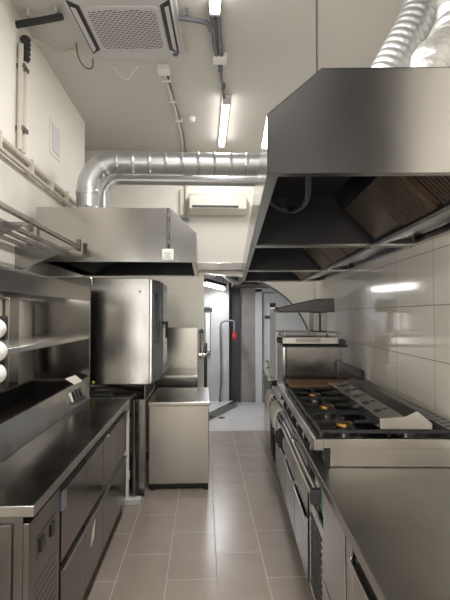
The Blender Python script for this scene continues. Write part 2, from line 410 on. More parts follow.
for s in (-1, 1):
    part(ac, 'outlet_slot', MB().prism([(cx+s*.285, cy-.27), (cx+s*.36, cy-.33), (cx+s*.36, cy+.33), (cx+s*.285, cy+.27)][::s], 'z', z0-.003, z0+.002), 'dark')
    fl = part(ac, 'outlet_flap', MB().slab([(cx+s*.315, cy-.25, z0-.006), (cx+s*.345, cy-.28, z0-.016), (cx+s*.345, cy+.28, z0-.016), (cx+s*.315, cy+.25, z0-.006)], .004), 'whitegrey')
    part(ac, 'outlet_slot', MB().prism([(cx-.27, cy+s*.29), (cx-.30, cy+s*.365), (cx+.30, cy+s*.365), (cx+.27, cy+s*.29)][::s], 'z', z0-.003, z0+.002), 'whitegrey')
part(ac, 'badge', MB().lathe((cx+.325, cy-.0+.345, z0-.006), [(.022, 0), (.022, .006)], 14), 'blueled', label='small dark blue oval badge')
for o in [ac]: o.rotation_euler = (0, 0, math.radians(-3))
# loose wires below it
solo('loose_wire', MB().tube(smooth_path([(-1.05, 3.75, ZC-.03), (-1.07, 3.88, ZC-.08), (-1.03, 3.98, ZC-.12), (-.97, 4.0, ZC-.10), (-.98, 4.02, ZC-.005)]), .006, 6), 'brownwire', 'thin brown loose wire curling at the left corner of the cassette', 'wire', (-1.08, 4, ZC-.1), smooth=True)
solo('loose_wire', MB().tube(smooth_path([(-.80, 4.02, ZC-.06), (-.76, 4.12, ZC-.10), (-.70, 4.22, ZC-.09), (-.64, 4.10, ZC-.07), (-.58, 4.05, ZC-.04)]), .006, 6), 'white', 'pale loose wires dangling at the rear middle of the cassette', 'wire', (-.7, 4.1, ZC-.1), smooth=True)

# conduits on ceiling and left wall
def clip(mb, p, w=.02):
    mb.box(p[0]-w, p[0]+w, p[1]-.012, p[1]+.012, p[2]-.02, ZC-.001)
cg = 'conduits'
c1 = thing('ceiling_conduit', 'beige cable conduit running along the ceiling to the far split unit', 'conduit', (-.35, 4.6, ZC))
part(c1, 'pipe', MB().tube([(-.37, 4.19, ZC-.03), (-.345, 4.54, ZC-.03), (-.31, 5.1, ZC-.03), (-.285, 5.6, ZC-.03), (-.28, YB-.05, ZC-.03)], .018, 8), 'conduit', smooth=True)
part(c1, 'cable', MB().tube([(-.345, 4.19, ZC-.03), (-.32, 4.54, ZC-.03), (-.282, 5.1, ZC-.03), (-.257, 5.6, ZC-.03), (-.25, YB-.05, ZC-.03)], .010, 8), 'greypipe', smooth=True)
for p in [(-.355, 4.3, ZC-.03), (-.325, 4.72, ZC-.03), (-.295, 5.2, ZC-.03)]:
    cl = MB(); clip(cl, p, .045); part(c1, 'clip', cl, 'white')
solo('junction_box', MB().box(-.42, -.31, 4.07, 4.18, ZC-.06, ZC-.001), 'white', 'small white junction box at the end of the beige ceiling conduit', 'junction box', (-.4, 4.13, ZC), bevel=.008)
solo('smoke_detector', MB().lathe((-.15, 5.2, ZC-.05), [(.03, 0), (.045, .02), (.05, .049)], 16), 'white', 'small round white detector on the ceiling beside the beige conduit', 'detector', (-.17, 5, ZC), smooth='auto')
# grey conduit to the tube lights
c2 = thing('ceiling_conduit', 'pair of dark grey conduits between the two ceiling tube lights', 'conduit', (.1, 3.8, ZC))
for dx in (0, .045):
    part(c2, 'pipe', MB().tube([(.045+dx, 3.27, ZC-.035), (.065+dx, 3.42, ZC-.035), (.075+dx, 3.62, ZC-.035), (.10+dx, 3.85, ZC-.035)], .019, 8), 'greypipe', smooth=True)
c3 = thing('ceiling_conduit', 'dark grey conduit bending left towards the cassette from the near tube light', 'conduit', (-.1, 3.5, ZC))
part(c3, 'pipe', MB().tube(smooth_path([(.05, 3.46, ZC-.075), (.03, 3.38, ZC-.075), (-.02, 3.35, ZC-.075), (-.19, 3.32, ZC-.075)]), .018, 8), 'greypipe', smooth=True)
c3c = MB(); c3c.box(-.14, -.12, 3.31, 3.35, ZC-.055, ZC-.001); part(c3, 'clip', c3c, 'greypipe')
solo('junction_box', MB().box(.075, .195, 3.855, 3.97, ZC-.06, ZC-.001), 'white', 'white square junction box between the dark grey ceiling conduits', 'junction box', (.1, 4.31, ZC), bevel=.008)
c4 = thing('ceiling_conduit', 'thin dark grey conduit feeding the far ceiling tube light', 'conduit', (.13, 4.5, ZC))
part(c4, 'pipe', MB().tube([(.135, 3.975, ZC-.035), (.16, 4.25, ZC-.035), (.20, 4.62, ZC-.035)], .013, 8), 'greypipe', smooth=True)
parts(c4, 'clip', [(.125, .165, 4.08, 4.10, ZC-.055, ZC-.001), (.165, .205, 4.40, 4.42, ZC-.055, ZC-.001)], 'greypipe')
# insulated pipe top left
c5 = thing('insulated_pipe', 'black foam insulated pipe between the left wall and the cassette', 'pipe', (-1.2, 3.3, ZC))
part(c5, 'foam_sleeve', MB().tube([(XL, 3.43, ZC-.09), (-1.2, 3.38, ZC-.085), (-1.04, 3.35, ZC-.07)], .026, 10), 'foam', smooth='auto')
parts(c5, 'clip', [(-1.30, -1.28, 3.36, 3.44, ZC-.06, ZC-.001), (-1.09, -1.07, 3.32, 3.40, ZC-.05, ZC-.001)], 'whitegrey')
# vertical conduit on left wall
c6 = thing('wall_conduit', 'beige vertical conduits clipped high on the left wall', 'conduit', (XL, 3.48, 2.8))
for dy in (0, .07):
    part(c6, 'pipe', MB().tube([(XL+.03, 3.44+dy, 2.80), (XL+.03, 3.44+dy, 3.60)], .020, 8), 'conduit', smooth='auto')
parts(c6, 'clip', [(XL+.001, XL+.06, 3.43, 3.53, z, z+.03) for z in (2.95, 3.42)], 'steel_dark')
c7 = thing('cable_gland', 'dark corrugated sleeve at the top of the vertical wall conduits', 'sleeve', (XL+.04, 3.55, 3.5))
pts = dense([(XL+.04, 3.50, 3.50), (XL+.04, 3.50, 3.69)], .006)
part(c7, 'sleeve', MB().tube(pts, .03, 12, rf=lambda i: .038 if (i//3) % 2 else .028), 'foam')
solo('flexible_conduit', MB().tube(smooth_path([(XL+.05, 3.52, 3.69), (XL+.06, 3.6, 3.74), (-1.3, 3.75, ZC-.05), (-1.2, 3.85, ZC-.05), (-1.08, 3.80, ZC-.05)]), .014, 8), 'conduit', 'pale curved conduit from the dark wall sleeve to the cassette', 'conduit', (-1.2, 3.7, ZC-.03), smooth=True)
c8 = thing('wall_conduit', 'long pair of beige horizontal pipes clipped along the left wall', 'conduit', (XL, 3, 2.75))
for dz, r in ((0, .022), (-.07, .016)):
    part(c8, 'pipe', MB().tube([(XL+.035, 1.5, 2.76+dz), (XL+.035, 5.0, 2.76+dz)], r, 8), 'conduit', smooth='auto')
parts(c8, 'clip', [(XL+.001, XL+.065, y, y+.025, 2.67, 2.79) for y in (3.05, 3.62, 4.1, 4.55)], 'conduit')
solo('wall_conduit', MB().tube([(XL+.03, 4.62, 2.38), (XL+.03, 4.62, 2.68)], .02, 8), 'conduit', 'short dark pipe dropping from the horizontal wall pipes to the left hood', 'conduit', (XL+.03, 4.62, 2.4), smooth='auto')
va = thing('access_hatch', 'pale rectangular hatch set high in the left wall', 'hatch', (XL, 4.3, 3.2))
part(va, 'frame', MB().box(XL+.0005, XL+.008, 4.18, 4.47, 3.05, 3.38), 'paint', bevel=.003)
part(va, 'cover', MB().box(XL+.008, XL+.016, 4.22, 4.43, 3.09, 3.34), 'door', bevel=.003)

# split unit on the back wall
sp = thing('split_air_conditioner', 'cream wall mounted split air conditioner high on the back wall', 'air conditioner', (.2, YB, 2.97))
part(sp, 'body', MB().prism([(YB-.001, 2.935), (YB-.001, 3.22), (YB-.17, 3.22), (YB-.20, 3.18), (YB-.20, 3.00), (YB-.13, 2.935)], 'x', -.20, .57), 'cream', bevel=.01)
part(sp, 'air_slot', MB().slab([(-.16, YB-.2025, 3.005), (.46, YB-.2025, 3.005), (.46, YB-.2025, 3.04), (-.16, YB-.2025, 3.04)], -.004), 'dark', label='dark horizontal air slot')
part(sp, 'louvre', MB().slab([(-.15, YB-.20, 2.99), (.46, YB-.20, 2.99), (.46, YB-.215, 3.003), (-.15, YB-.215, 3.003)], .004), 'cream')
part(sp, 'panel_seam', MB().box(-.20, .57, YB-.203, YB-.199, 3.185, 3.189), 'conduit')
pp = thing('pipe_bundle', 'beige pipe bundle running down the back wall beside the split unit', 'pipe', (-.27, YB, 2.9))
part(pp, 'pipe', MB().tube([(-.26, YB-.03, ZC-.01), (-.25, YB-.03, 3.4), (-.25, YB-.03, 3.2), (-.26, YB-.03, 2.9)], .02, 8), 'conduit', smooth=True)
part(pp, 'trunking', MB().box(-.33, -.28, YB-.05, YB-.001, 2.93, 3.30), 'cream', bevel=.004)
parts(pp, 'clip', [(-.27, -.16, YB-.06, YB-.001, 3.48, 3.52), (-.31, -.21, YB-.06, YB-.001, 2.86, 2.90)], 'greypipe')

# ------------------------------------------------------------------ left hood
def hood(root_name, label, x0, x1, y0, y1, zb, zt, cham_x, cham_z, aisle, origin, right, mat_out, filt=None):
    """open-bottomed canopy; aisle=+1 when the aisle side is x1, -1 when it is x0. cham_* : corner cut on the aisle side"""
    t = thing(root_name, label, 'extractor hood', origin, right)
    if aisle > 0: prof = [(x0, zb), (x0, zt), (x1-cham_x, zt), (x1, zt-cham_z), (x1, zb)]
    else: prof = [(x1, zb), (x1, zt), (x0+cham_x, zt), (x0, zt-cham_z), (x0, zb)]
    th = .004
    part(t, 'end_panel', MB().prism(prof, 'y', y0, y0+th), mat_out)
    part(t, 'end_panel', MB().prism(prof, 'y', y1-th, y1), mat_out)
    w = MB()
    for a, b in zip(prof[1:], prof[2:]):
        w.slab([(a[0], y0, a[1]), (b[0], y0, b[1]), (b[0], y1, b[1]), (a[0], y1, a[1])], th)
    part(t, 'canopy', w, mat_out)
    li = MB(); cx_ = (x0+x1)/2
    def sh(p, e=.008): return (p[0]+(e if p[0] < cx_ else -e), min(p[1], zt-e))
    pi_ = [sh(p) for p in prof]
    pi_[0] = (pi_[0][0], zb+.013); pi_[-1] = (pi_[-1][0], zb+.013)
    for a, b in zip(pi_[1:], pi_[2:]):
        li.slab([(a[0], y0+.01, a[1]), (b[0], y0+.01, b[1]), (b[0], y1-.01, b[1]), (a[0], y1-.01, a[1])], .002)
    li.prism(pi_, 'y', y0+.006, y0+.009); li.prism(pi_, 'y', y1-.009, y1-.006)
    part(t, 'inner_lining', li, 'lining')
    bk = prof[0][0]; s = -aisle
    part(t, 'back_panel', MB().box(min(bk, bk-s*th), max(bk, bk-s*th), y0+th, y1-th, zb, zt-.005), 'steel_dark')
    # rim folded inwards round the open bottom
    r = MB(); ins = .035
    xa, xb = min(x0, x1), max(x0, x1)
    r.box(xa+th, xb-th, y0+th, y0+ins, zb, zb+.012); r.box(xa+th, xb-th, y1-ins, y1-th, zb, zb+.012)
    r.box(xa+th, xa+ins, y0+ins, y1-ins, zb, zb+.012); r.box(xb-ins, xb-th, y0+ins, y1-ins, zb, zb+.012)
    part(t, 'rim', r, 'steel_h')
    return t
LH = hood('extractor_hood', 'smaller stainless steel extractor hood over the combi oven', -1.33, -.065, 3.69, 5.1, 2.0, 2.43, .21, .20, 1, (-.7, 4.4, 2.0), False, 'steel_h')
# inner dark chamber and filters of the left hood
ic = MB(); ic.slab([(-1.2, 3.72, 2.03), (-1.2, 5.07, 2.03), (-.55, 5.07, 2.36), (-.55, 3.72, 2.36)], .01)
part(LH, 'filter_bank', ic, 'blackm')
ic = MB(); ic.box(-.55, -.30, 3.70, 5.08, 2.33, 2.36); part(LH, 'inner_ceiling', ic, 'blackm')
part(LH, 'lamp_cover', MB().lathe((-.92, 3.95, 2.06), [(.02, -.04), (.07, -.03), (.08, .05)], 16), 'steel_h', smooth='auto')
q = MB(); q.box(XL+.001, -1.30, 3.66, 3.685, 2.16, 2.20); q.box(-1.345, -1.315, 3.66, 3.685, 2.20, 2.30); q.box(XL+.001, -1.345, 3.66, 3.685, 2.27, 2.30)
part(LH, 'wall_bracket', q, 'steel_h')
# switch and conduit on the hood end
sw = thing('switch_box', 'small white switch box on the end of the left hood', 'switch', (-.285, 3.69, 2.0))
part(sw, 'box', MB().box(-.335, -.24, 3.645, 3.688, 2.005, 2.10), 'white', bevel=.01)
part(sw, 'rocker', MB().box(-.31, -.265, 3.638, 3.645, 2.025, 2.075), 'whitegrey', bevel=.003)
part(sw, 'conduit', MB().tube([(-.288, 3.67, 2.10), (-.288, 3.67, 2.43)], .012, 8), 'steel_dark', smooth='auto')
parts(sw, 'clip', [(-.305, -.27, 3.66, 3.688, 2.14, 2.17), (-.305, -.27, 3.66, 3.688, 2.36, 2.39)], 'greypipe')

# spiral duct from left hood
r = .107; x = -1.12; y = 4.45
def ridged(pts, r, per, amp):
    L = [0]
    for a, b in zip(pts, pts[1:]): L.append(L[-1]+(Vector(b)-Vector(a)).length)
    return lambda i: r + (amp if (L[i] % per) < per*.09 else 0)
path = dense([(x, y, 2.44), (x, y, 2.78)], .012)
path += [Vector(p) for p in arc((x+.27, y, 2.78), .27, PI, PI/2, 18, 'xz')[1:]]
path += dense([(x+.27, y, 3.05), (1.54, y, 3.05)], .012)[1:]
dt = thing('ventilation_duct', 'galvanised round duct rising from the left hood and crossing the room', 'duct', (x, y, 2.43))
part(dt, 'duct', MB().tube(path, r, 28, rf=ridged(path, r, .155, .006)), 'galv', smooth='auto')
for a, b, rr in (((x, y, 2.435), (x, y, 2.47), .122), ((x, y, 2.73), (x, y, 2.76), .113), ((x+.30, y, 3.05), (x+.33, y, 3.05), .113)):
    part(dt, 'collar', MB().tube([a, b], rr, 28), 'galv', smooth='auto')
part(dt, 'damper_lever', MB().box(x+.10, x+.19, y-.05, y+.02, 2.54, 2.59), 'greypipe', bevel=.005, label='dark grey damper handle')
# thinner second duct behind
path = [Vector((x+.09, y+.30, 2.44)), Vector((x+.09, y+.30, 2.80))] + [Vector(p) for p in arc((x+.26, y+.30, 2.80), .17, PI, PI/2, 10, 'xz')[1:]] + dense([(x+.26, y+.30, 2.97), (1.56, y+.30, 2.97)], .05)[1:]
solo('ventilation_duct', MB().tube(path, .05, 20), 'galv', 'thinner galvanised duct running just behind the large round duct', 'duct', (x, y+.3, 2.44), smooth='auto')

# ------------------------------------------------------------------ tube rack on the left wall
rk = thing('wall_rack', 'tubular steel wall rack with long parallel bars on the left wall', 'rack', (-1.2, 2.5, 2.1))
for xx in (-.97, -1.14, -1.25, -1.36):
    part(rk, 'bar', MB().box(xx-.014, xx+.014, 1.0, 3.60, 2.085, 2.115), 'steel_h', bevel=.005)
for yy in (1.6, 2.55, 3.45):
    q = MB(); q.box(XL+.001, -.96, yy, yy+.025, 2.062, 2.085); q.prism([(XL+.001, 1.90), (XL+.001, 2.062), (-1.0, 2.062), (XL+.03, 1.90)], 'y', yy+.008, yy+.017)
    part(rk, 'bracket', q, 'steel')
part(rk, 'end_stop', MB().box(-.985, -.955, 3.58, 3.61, 2.07, 2.16), 'steel_dark')

# ------------------------------------------------------------------ left refrigerated counter
X0 = -.60
lc = thing('refrigerated_counter', 'long stainless refrigerated counter with two rows of drawers on the left', 'counter', (-1.0, 2.7, 0))
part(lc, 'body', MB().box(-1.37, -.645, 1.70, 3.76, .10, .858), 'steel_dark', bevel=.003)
part(lc, 'plinth', MB().box(-1.3, -.69, 1.76, 3.72, .0, .10), 'blackm')
part(lc, 'end_panel', MB().box(-1.33, -.68, 1.688, 1.70, .14, .83), 'steel_dark', bevel=.003)
q = MB(); q.box(-.645, -.622, 1.70, 2.05, .12, .83); cpn = part(lc, 'compressor_panel', q, 'steel_dark', bevel=.003)
q = MB(); q.box(-.622, -.620, 1.78, 2.00, .66, .745); part(cpn, 'control_strip', q, 'steel_dark', bevel=.001)
for yy in (1.80, 1.92):
    part(cpn, 'switch', MB().box(-.622, -.614, yy, yy+.05, .675, .73), 'black', bevel=.004)
q = MB()
for k in range(14): q.box(-.6225, -.6205, 1.76, 2.0, .18+k*.03, .19+k*.03)
part(cpn, 'vent_grille', q, 'steel_dark')
part(lc, 'thermometer', MB().box(-.63, -.612, 2.06, 2.12, .72, .80), 'panelgrey', bevel=.003)
seams = [2.07, 2.49, 2.91, 3.33, 3.75]
for a, b in zip(seams, seams[1:]):
    for z0, z1 in ((.12, .455), (.495, .805)):
        d = part(lc, 'drawer', MB().box(-.645, -.620, a+.006, b-.006, z0, z1), 'steel_dark', bevel=.003)
        hm = MB(); hm.prism([(-.622, z1-.008), (-.611, z1-.004), (-.608, z1+.003), (-.616, z1+.005), (-.64, z1)], 'y', a+.02, b-.02)
        part(d, 'handle', hm, 'steel_h', bevel=.001)
st = solo('paper_sticker', MB().slab([(-.6185, 2.60, .30), (-.6185, 2.66, .32), (-.6185, 2.70, .41), (-.6185, 2.64, .38)], .001), 'paper', 'torn white paper sticker on a lower drawer of the left counter', 'sticker', (-.62, 2.68, .3))
solo('worktop', MB().box(-1.39, -.60, 1.68, 3.78, .86, .90), 'steel_top', 'scratched stainless worktop over the left row of drawers', 'worktop', (-1, 2.7, .86), bevel=.003)

# cold well behind the worktop
wl = thing('cold_well', 'raised dark rectangular well with sloping steel front on the left worktop', 'serving well', (-1.15, 2.6, .90))
q = MB(); q.prism([(-.93, .902), (-.97, 1.055), (-.985, 1.06), (-.985, .902)], 'y', 1.5, 3.76)
q.box(-1.39, -1.36, 1.5, 3.76, .902, 1.06); q.box(-1.36, -.985, 3.70, 3.76, .902, 1.06); q.box(-1.36, -.985, 1.5, 1.55, .902, 1.06)
part(wl, 'riser', q, 'steel_top', bevel=.002)
part(wl, 'basin', MB().box(-1.36, -.985, 1.55, 3.70, .903, .95), 'well')
q = MB(); q.box(-1.36, -1.352, 1.55, 3.70, .95, 1.055); q.box(-.993, -.985, 1.55, 3.70, .95, 1.055); q.box(-1.352, -.993, 3.692, 3.70, .95, 1.055)
part(wl, 'basin_wall', q, 'well')
cp = part(wl, 'control_plate', MB().slab([(-.940, 3.28, .93), (-.940, 3.66, .93), (-.9645, 3.66, 1.04), (-.9645, 3.28, 1.04)], .003), 'steel')
for yy, mm in ((3.32, 'paper'), (3.42, 'black'), (3.50, 'black'), (3.585, 'black')):
    part(cp, 'switch', MB().prism([(-.936, .955), (-.93, .955), (-.952, 1.02), (-.96, 1.02)], 'y', yy, yy+.045), mm, bevel=.002)
lbl = solo('label_card', MB().slab([(-.95, 3.44, 1.064), (-.94, 3.62, 1.064), (-1.01, 3.68, 1.10), (-1.03, 3.48, 1.10)], .004), 'paper', 'white card lying tilted at the far corner of the dark well', 'card', (-1, 3.5, 1.07))

# gantry shelf
ga = thing('gantry_shelf', 'stainless overhead gantry with one shelf above the dark well', 'shelf', (-1.15, 2.8, 1.06))
part(ga, 'side_panel', MB().box(-1.36, -.92, 3.762, 3.785, .902, 1.72), 'steel_dark', bevel=.002)
part(ga, 'side_panel', MB().box(-1.36, -.92, 1.90, 1.93, 1.061, 1.70), 'steel_dark', bevel=.002)
q = MB(); q.box(-1.37, -.92, 1.2, 3.78, 1.79, 1.80); q.box(-.93, -.92, 1.2, 3.78, 1.685, 1.79); q.box(-1.37, -1.36, 1.2, 3.762, 1.685, 1.79); q.box(-1.36, -.93, 3.765, 3.78, 1.70, 1.79)
part(ga, 'canopy', q, 'steel', bevel=.002)
q = MB(); q.box(-1.28, -1.0, 1.5, 3.6, 1.74, 1.785); part(ga, 'lamp_housing', q, 'blackm', bevel=.005)
part(ga, 'lamp_strip', MB().box(-1.16, -1.12, 2.1, 3.5, 1.725, 1.74), 'lamp')
la = bpy.data.lights.new('gantry_glow', 'AREA'); la.shape = 'RECTANGLE'; la.size = .05; la.size_y = 1.5; la.energy = 3.2; la.color = (1, .93, .82)
o = bpy.data.objects.new('gantry_glow', la); COL.objects.link(o); o.location = (-1.14, 2.8, 1.72)
q = MB(); q.box(-1.33, -.925, 1.93, 3.76, 1.385, 1.415); part(ga, 'shelf', q, 'steel_h', bevel=.003)
q = MB(); q.box(-1.375, -1.345, 3.25, 3.42, 1.07, 1.70); part(ga, 'rear_post', q, 'steel_h', bevel=.002)
# hook between the hood and gantry
solo('wall_hook', MB().tube(smooth_path([(-1.25, 3.62, 1.86), (-1.05, 3.62, 1.87), (-.88, 3.62, 1.87), (-.87, 3.62, 1.83), (-.87, 3.62, 1.802)], 1), .008, 8), 'steel_h', 'thin steel rod hook standing on the gantry canopy', 'hook', (-1, 3.6, 1.85), smooth=True)

# white rounded canisters at the near end
hd = thing('canister_holder', 'black bracket behind the topmost white canister at the left edge', 'holder', (-.9, 1.83, 1.5))
part(hd, 'plate', MB().box(-.90, -.758, 1.81, 1.825, 1.478, 1.572), 'blackm', bevel=.006)
part(hd, 'arm', MB().box(-.9195, -.88, 1.826, 1.92, 1.50, 1.55), 'blackm', bevel=.002)
part(hd, 'spine', MB().box(-.80, -.78, 1.8055, 1.8095, 1.33, 1.56), 'blackm')
can = thing('white_canister', 'topmost of the three rounded white canisters at the left edge', 'canister', (-.79, 1.755, 1.524), group='white canisters at the left edge')
part(can, 'body', MB().ell((-.79, 1.755, 1.524), .05, .05, .0425), 'canister', smooth=True)
part(can, 'tab', MB().box(-.772, -.764, 1.704, 1.712, 1.505, 1.520), 'greypipe')
copy_tree(can, (-.785, 1.755, 1.440), label='middle one of the three rounded white canisters at the left edge')
copy_tree(can, (-.787, 1.755, 1.356), label='lowest of the three rounded white canisters at the left edge')

# ------------------------------------------------------------------ combi oven on its stand
ov = thing('combi_oven', 'tall stainless combi oven raised on short legs beyond the left counter', 'oven', (-.9, 4.5, .85))
part(ov, 'body', MB().prism([(-1.36, 4.05), (-.475, 4.05), (-.475, 4.90), (-1.36, 4.90)], 'z', .97, 1.90), 'oven', bevel=.006)
part(ov, 'edge_strip', MB().box(-.475, -.455, 4.056, 4.10, .98, 1.89), 'steel_h', bevel=.003)
part(ov, 'control_panel', MB().prism([(-.475, 4.10), (-.452, 4.10), (-.405, 4.30), (-.475, 4.30)], 'z', .98, 1.89), 'panelgrey', bevel=.003)
part(ov, 'display', MB().prism([(-.4445, 4.14), (-.4405, 4.14), (-.4185, 4.235), (-.4225, 4.235)], 'z', 1.32, 1.78), 'paneldark')
dd = part(ov, 'door', MB().prism([(-.475, 4.31), (-.398, 4.31), (-.388, 4.36), (-.388, 4.86), (-.398, 4.89), (-.475, 4.89)], 'z', 1.01, 1.88), 'panelgrey', bevel=.006)
part(dd, 'window', MB().box(-.3885, -.386, 4.40, 4.84, 1.1, 1.8), 'paneldark')
q = MB(); q.box(-.388, -.345, 4.36, 4.40, 1.49, 1.515); q.box(-.365, -.340, 4.36, 4.395, 1.36, 1.512)
part(dd, 'handle', q, 'blackm', bevel=.006)
for xx in (-.52, -1.28):
    for yy in (4.12, 4.82): part(ov, 'leg', MB().tube([(xx, yy, .841), (xx, yy, .97)], .022, 12), 'steel_dark', smooth='auto')
part(ov, 'yellow_sticker', MB().lathe((-.955, 4.049, .995), [(.012, -.002), (.012, .001)], 12, 'y'), 'yellow')
part(ov, 'bolt', MB().lathe((-.56, 4.047, 1.78), [(.008, -.002), (.008, .003)], 10, 'y'), 'blackm')
sd = thing('oven_stand', 'open steel stand carrying the combi oven', 'stand', (-.9, 4.5, 0))
part(sd, 'top_frame', MB().box(-1.36, -.51, 4.06, 4.92, .80, .84), 'steel', bevel=.003)
for xx in (-.58, -1.34):
    for yy in (4.06, 4.86):
        lg = part(sd, 'leg', MB().box(xx, xx+.07, yy, yy+.05, .03, .80), 'steel', bevel=.003)
        part(lg, 'foot', MB().lathe((xx+.035, yy+.025, .0), [(.02, 0), (.02, .03)], 10), 'rubber')
part(sd, 'lower_shelf', MB().box(-1.30, -.56, 4.11, 4.86, .12, .15), 'steel_dark')
part(sd, 'runner', MB().box(-1.36, -.51, 4.07, 4.09, .68, .72), 'steel_dark')
# hoses and tray beneath the oven
solo('black_tray', MB().box(-1.10, -.76, 3.85, 4.02, .905, .93), 'black', 'black flat tray on the gap filler under the oven', 'tray', (-.9, 3.9, .9), bevel=.004)
solo('gap_filler_plate', MB().box(-1.36, -.60, 3.79, 4.055, .88, .904), 'steel_top', 'narrow steel plate bridging the left worktop and the oven stand', 'plate', (-1, 3.9, .88), bevel=.002)
solo('rubber_hose', MB().tube(smooth_path([(-1.2, 4.2, .95), (-1.0, 4.1, .93), (-.92, 4.0, .955), (-.8, 4.15, .945), (-.65, 4.25, .90), (-.55, 4.4, .862)]), .017, 8), 'rubber', 'black hose looping under the combi oven', 'hose', (-.9, 4.1, .9), smooth=True)
gp = thing('waste_pipe', 'white vertical waste pipe between the left counter and the oven stand', 'pipe', (-.62, 3.93, 0))
part(gp, 'pipe', MB().tube([(-.655, 3.93, .02), (-.655, 3.93, .86)], .03, 14), 'white', smooth='auto')
part(gp, 'socket', MB().tube([(-.655, 3.93, .20), (-.655, 3.93, .27)], .037, 14), 'white', smooth='auto')
part(gp, 'base_flange', MB().box(-.70, -.52, 3.89, 3.97, .0, .05), 'whitegrey', bevel=.008)
part(gp, 'side_pipe', MB().tube([(-.59, 3.96, .05), (-.59, 3.96, .86)], .02, 12), 'steel_dark', smooth='auto')

# stainless chest by the oven
ch = thing('chest_cabinet', 'low stainless chest with a flat lid standing on the tiled floor', 'cabinet', (-.22, 4.6, 0))
part(ch, 'body', MB().box(-.495, .045, 4.20, 5.0, .06, .755), 'steel_h', bevel=.004)
part(ch, 'lid', MB().box(-.502, .058, 4.185, 5.01, .757, .792), 'steel_h', bevel=.006)
part(ch, 'plinth', MB().box(-.47, .02, 4.23, 4.97, .02, .06), 'blackm')
for xx in (-.46, .02):
    for yy in (4.225, 4.95): part(ch, 'foot', MB().lathe((xx, yy, 0), [(.022, 0), (.022, .06)], 12), 'rubber')
# sink table at the back wall
sk = thing('sink_table', 'stainless sink table with a high splashback at the back wall', 'sink table', (-.6, 5.8, 0))
part(sk, 'worktop', MB().box(-1.3, -.07, 5.42, 6.15, .84, .87), 'steel_h', bevel=.004)
part(sk, 'splashback', MB().box(-1.3, -.085, 6.15, 6.20, .84, 1.41), 'steel_h', bevel=.004)
part(sk, 'apron', MB().box(-1.28, -.09, 5.45, 5.47, .70, .84), 'steel')
part(sk, 'basin', MB().box(-1.2, -.20, 5.50, 6.08, .56, .838), 'steel')
for xx in (-1.27, -.12):
    for yy in (5.48, 6.08): part(sk, 'leg', MB().box(xx, xx+.035, yy, yy+.035, 0, .84), 'steel')
tp = thing('spray_tap', 'chrome pre-rinse spray tap beside the sink splashback', 'tap', (-.04, 6.2, 1.0))
part(tp, 'riser', MB().tube([(-.045, 6.22, .98), (-.045, 6.22, 1.38)], .014, 10), 'steel_bright', smooth='auto')
part(tp, 'spray_hose', MB().tube(smooth_path([(-.045, 6.22, 1.36), (-.02, 6.10, 1.41), (0.0, 6.05, 1.35), (.01, 6.05, 1.15), (-.02, 6.10, 1.04)]), .011, 8), 'steel_bright', smooth=True)
part(tp, 'valve_body', MB().box(-.08, .02, 6.19, 6.298, 1.02, 1.06), 'steel_bright', bevel=.01)
part(tp, 'wall_clamp', MB().box(-.07, .01, 6.19, 6.298, 1.33, 1.37), 'greypipe', bevel=.005)

# ------------------------------------------------------------------ right hood, three modules
lab = ['large near stainless extractor hood with baffle filters over the cooker', 'second extractor hood in the right row, behind the large near one', 'farthest extractor hood in the right row, ending near the arch']
for k, (v0, v1) in enumerate(((1.37, 2.86), (2.87, 4.49), (4.50, 5.9))):
    org = (.6, (v0+v1)/2, 2.0)
    H = hood('extractor_hood', lab[k], .10, UR-.005, v0, v1, 2.0, 2.32, .165, .14, -1, org, True, 'steel_hr')
    if k == 0: H0 = H
    # filter bank, sloping down to the wall
    n = 3; w = (v1-v0-.12)/n
    for i in range(n):
        a = v0+.06+i*w; b = a+w-.015
        F = part(H, 'baffle_filter', MB().slab([(.855, a, 2.025), (.855, b, 2.025), (.665, b, 2.215), (.665, a, 2.215)], .012), 'filter' if not (k == 0 and i == 2) else 'filter')
        fb = MB(); m = int(w/.03)
        for j in range(m):
            yy = a+.02+j*(b-a-.04)/m
            fb.slab([(.846, yy, 2.019), (.846, yy+.014, 2.019), (.662, yy+.014, 2.203), (.662, yy, 2.203)], -.006)
        if not (k == 0 and i == 2): part(F, 'baffle', fb, 'filter')
    q = MB(); q.box(.84, .875, v0+.02, v1-.02, 2.003, 2.022); part(H, 'filter_rail', q, 'black')
    q = MB(); q.slab([(.875, v0+.03, 2.01), (.875, v1-.03, 2.01), (UR-.02, v1-.03, 2.05), (UR-.02, v0+.03, 2.05)], .006); part(H, 'grease_gutter', q, 'steel_dark')
    q = MB(); q.slab([(.66, v0+.02, 2.22), (.66, v1-.02, 2.22), (.62, v1-.02, 2.31), (.62, v0+.02, 2.31)], .006); part(H, 'inner_baffle', q, 'steel_dark')
# hose inside the near hood
solo('wiring_loop', MB().tube(smooth_path([(.215, 1.43, 2.14), (.225, 1.45, 2.06), (.27, 1.65, 2.05), (.31, 1.95, 2.05), (.28, 2.15, 2.06), (.20, 2.15, 2.08), (.125, 1.95, 2.09)], 2), .013, 8), 'hose', 'dark cable loop hanging inside the large near hood', 'cable', (.2, 1.6, 2.1), right=True, smooth=True)
# support rod
solo('hanging_rod', MB().tube([(.285, 1.55, 2.324), (.285, 1.55, ZC-.002)], .0045, 8), 'steel_dark', 'thin threaded rod holding the large near hood from the ceiling', 'rod', (.285, 1.55, 2.33), right=True, smooth='auto')
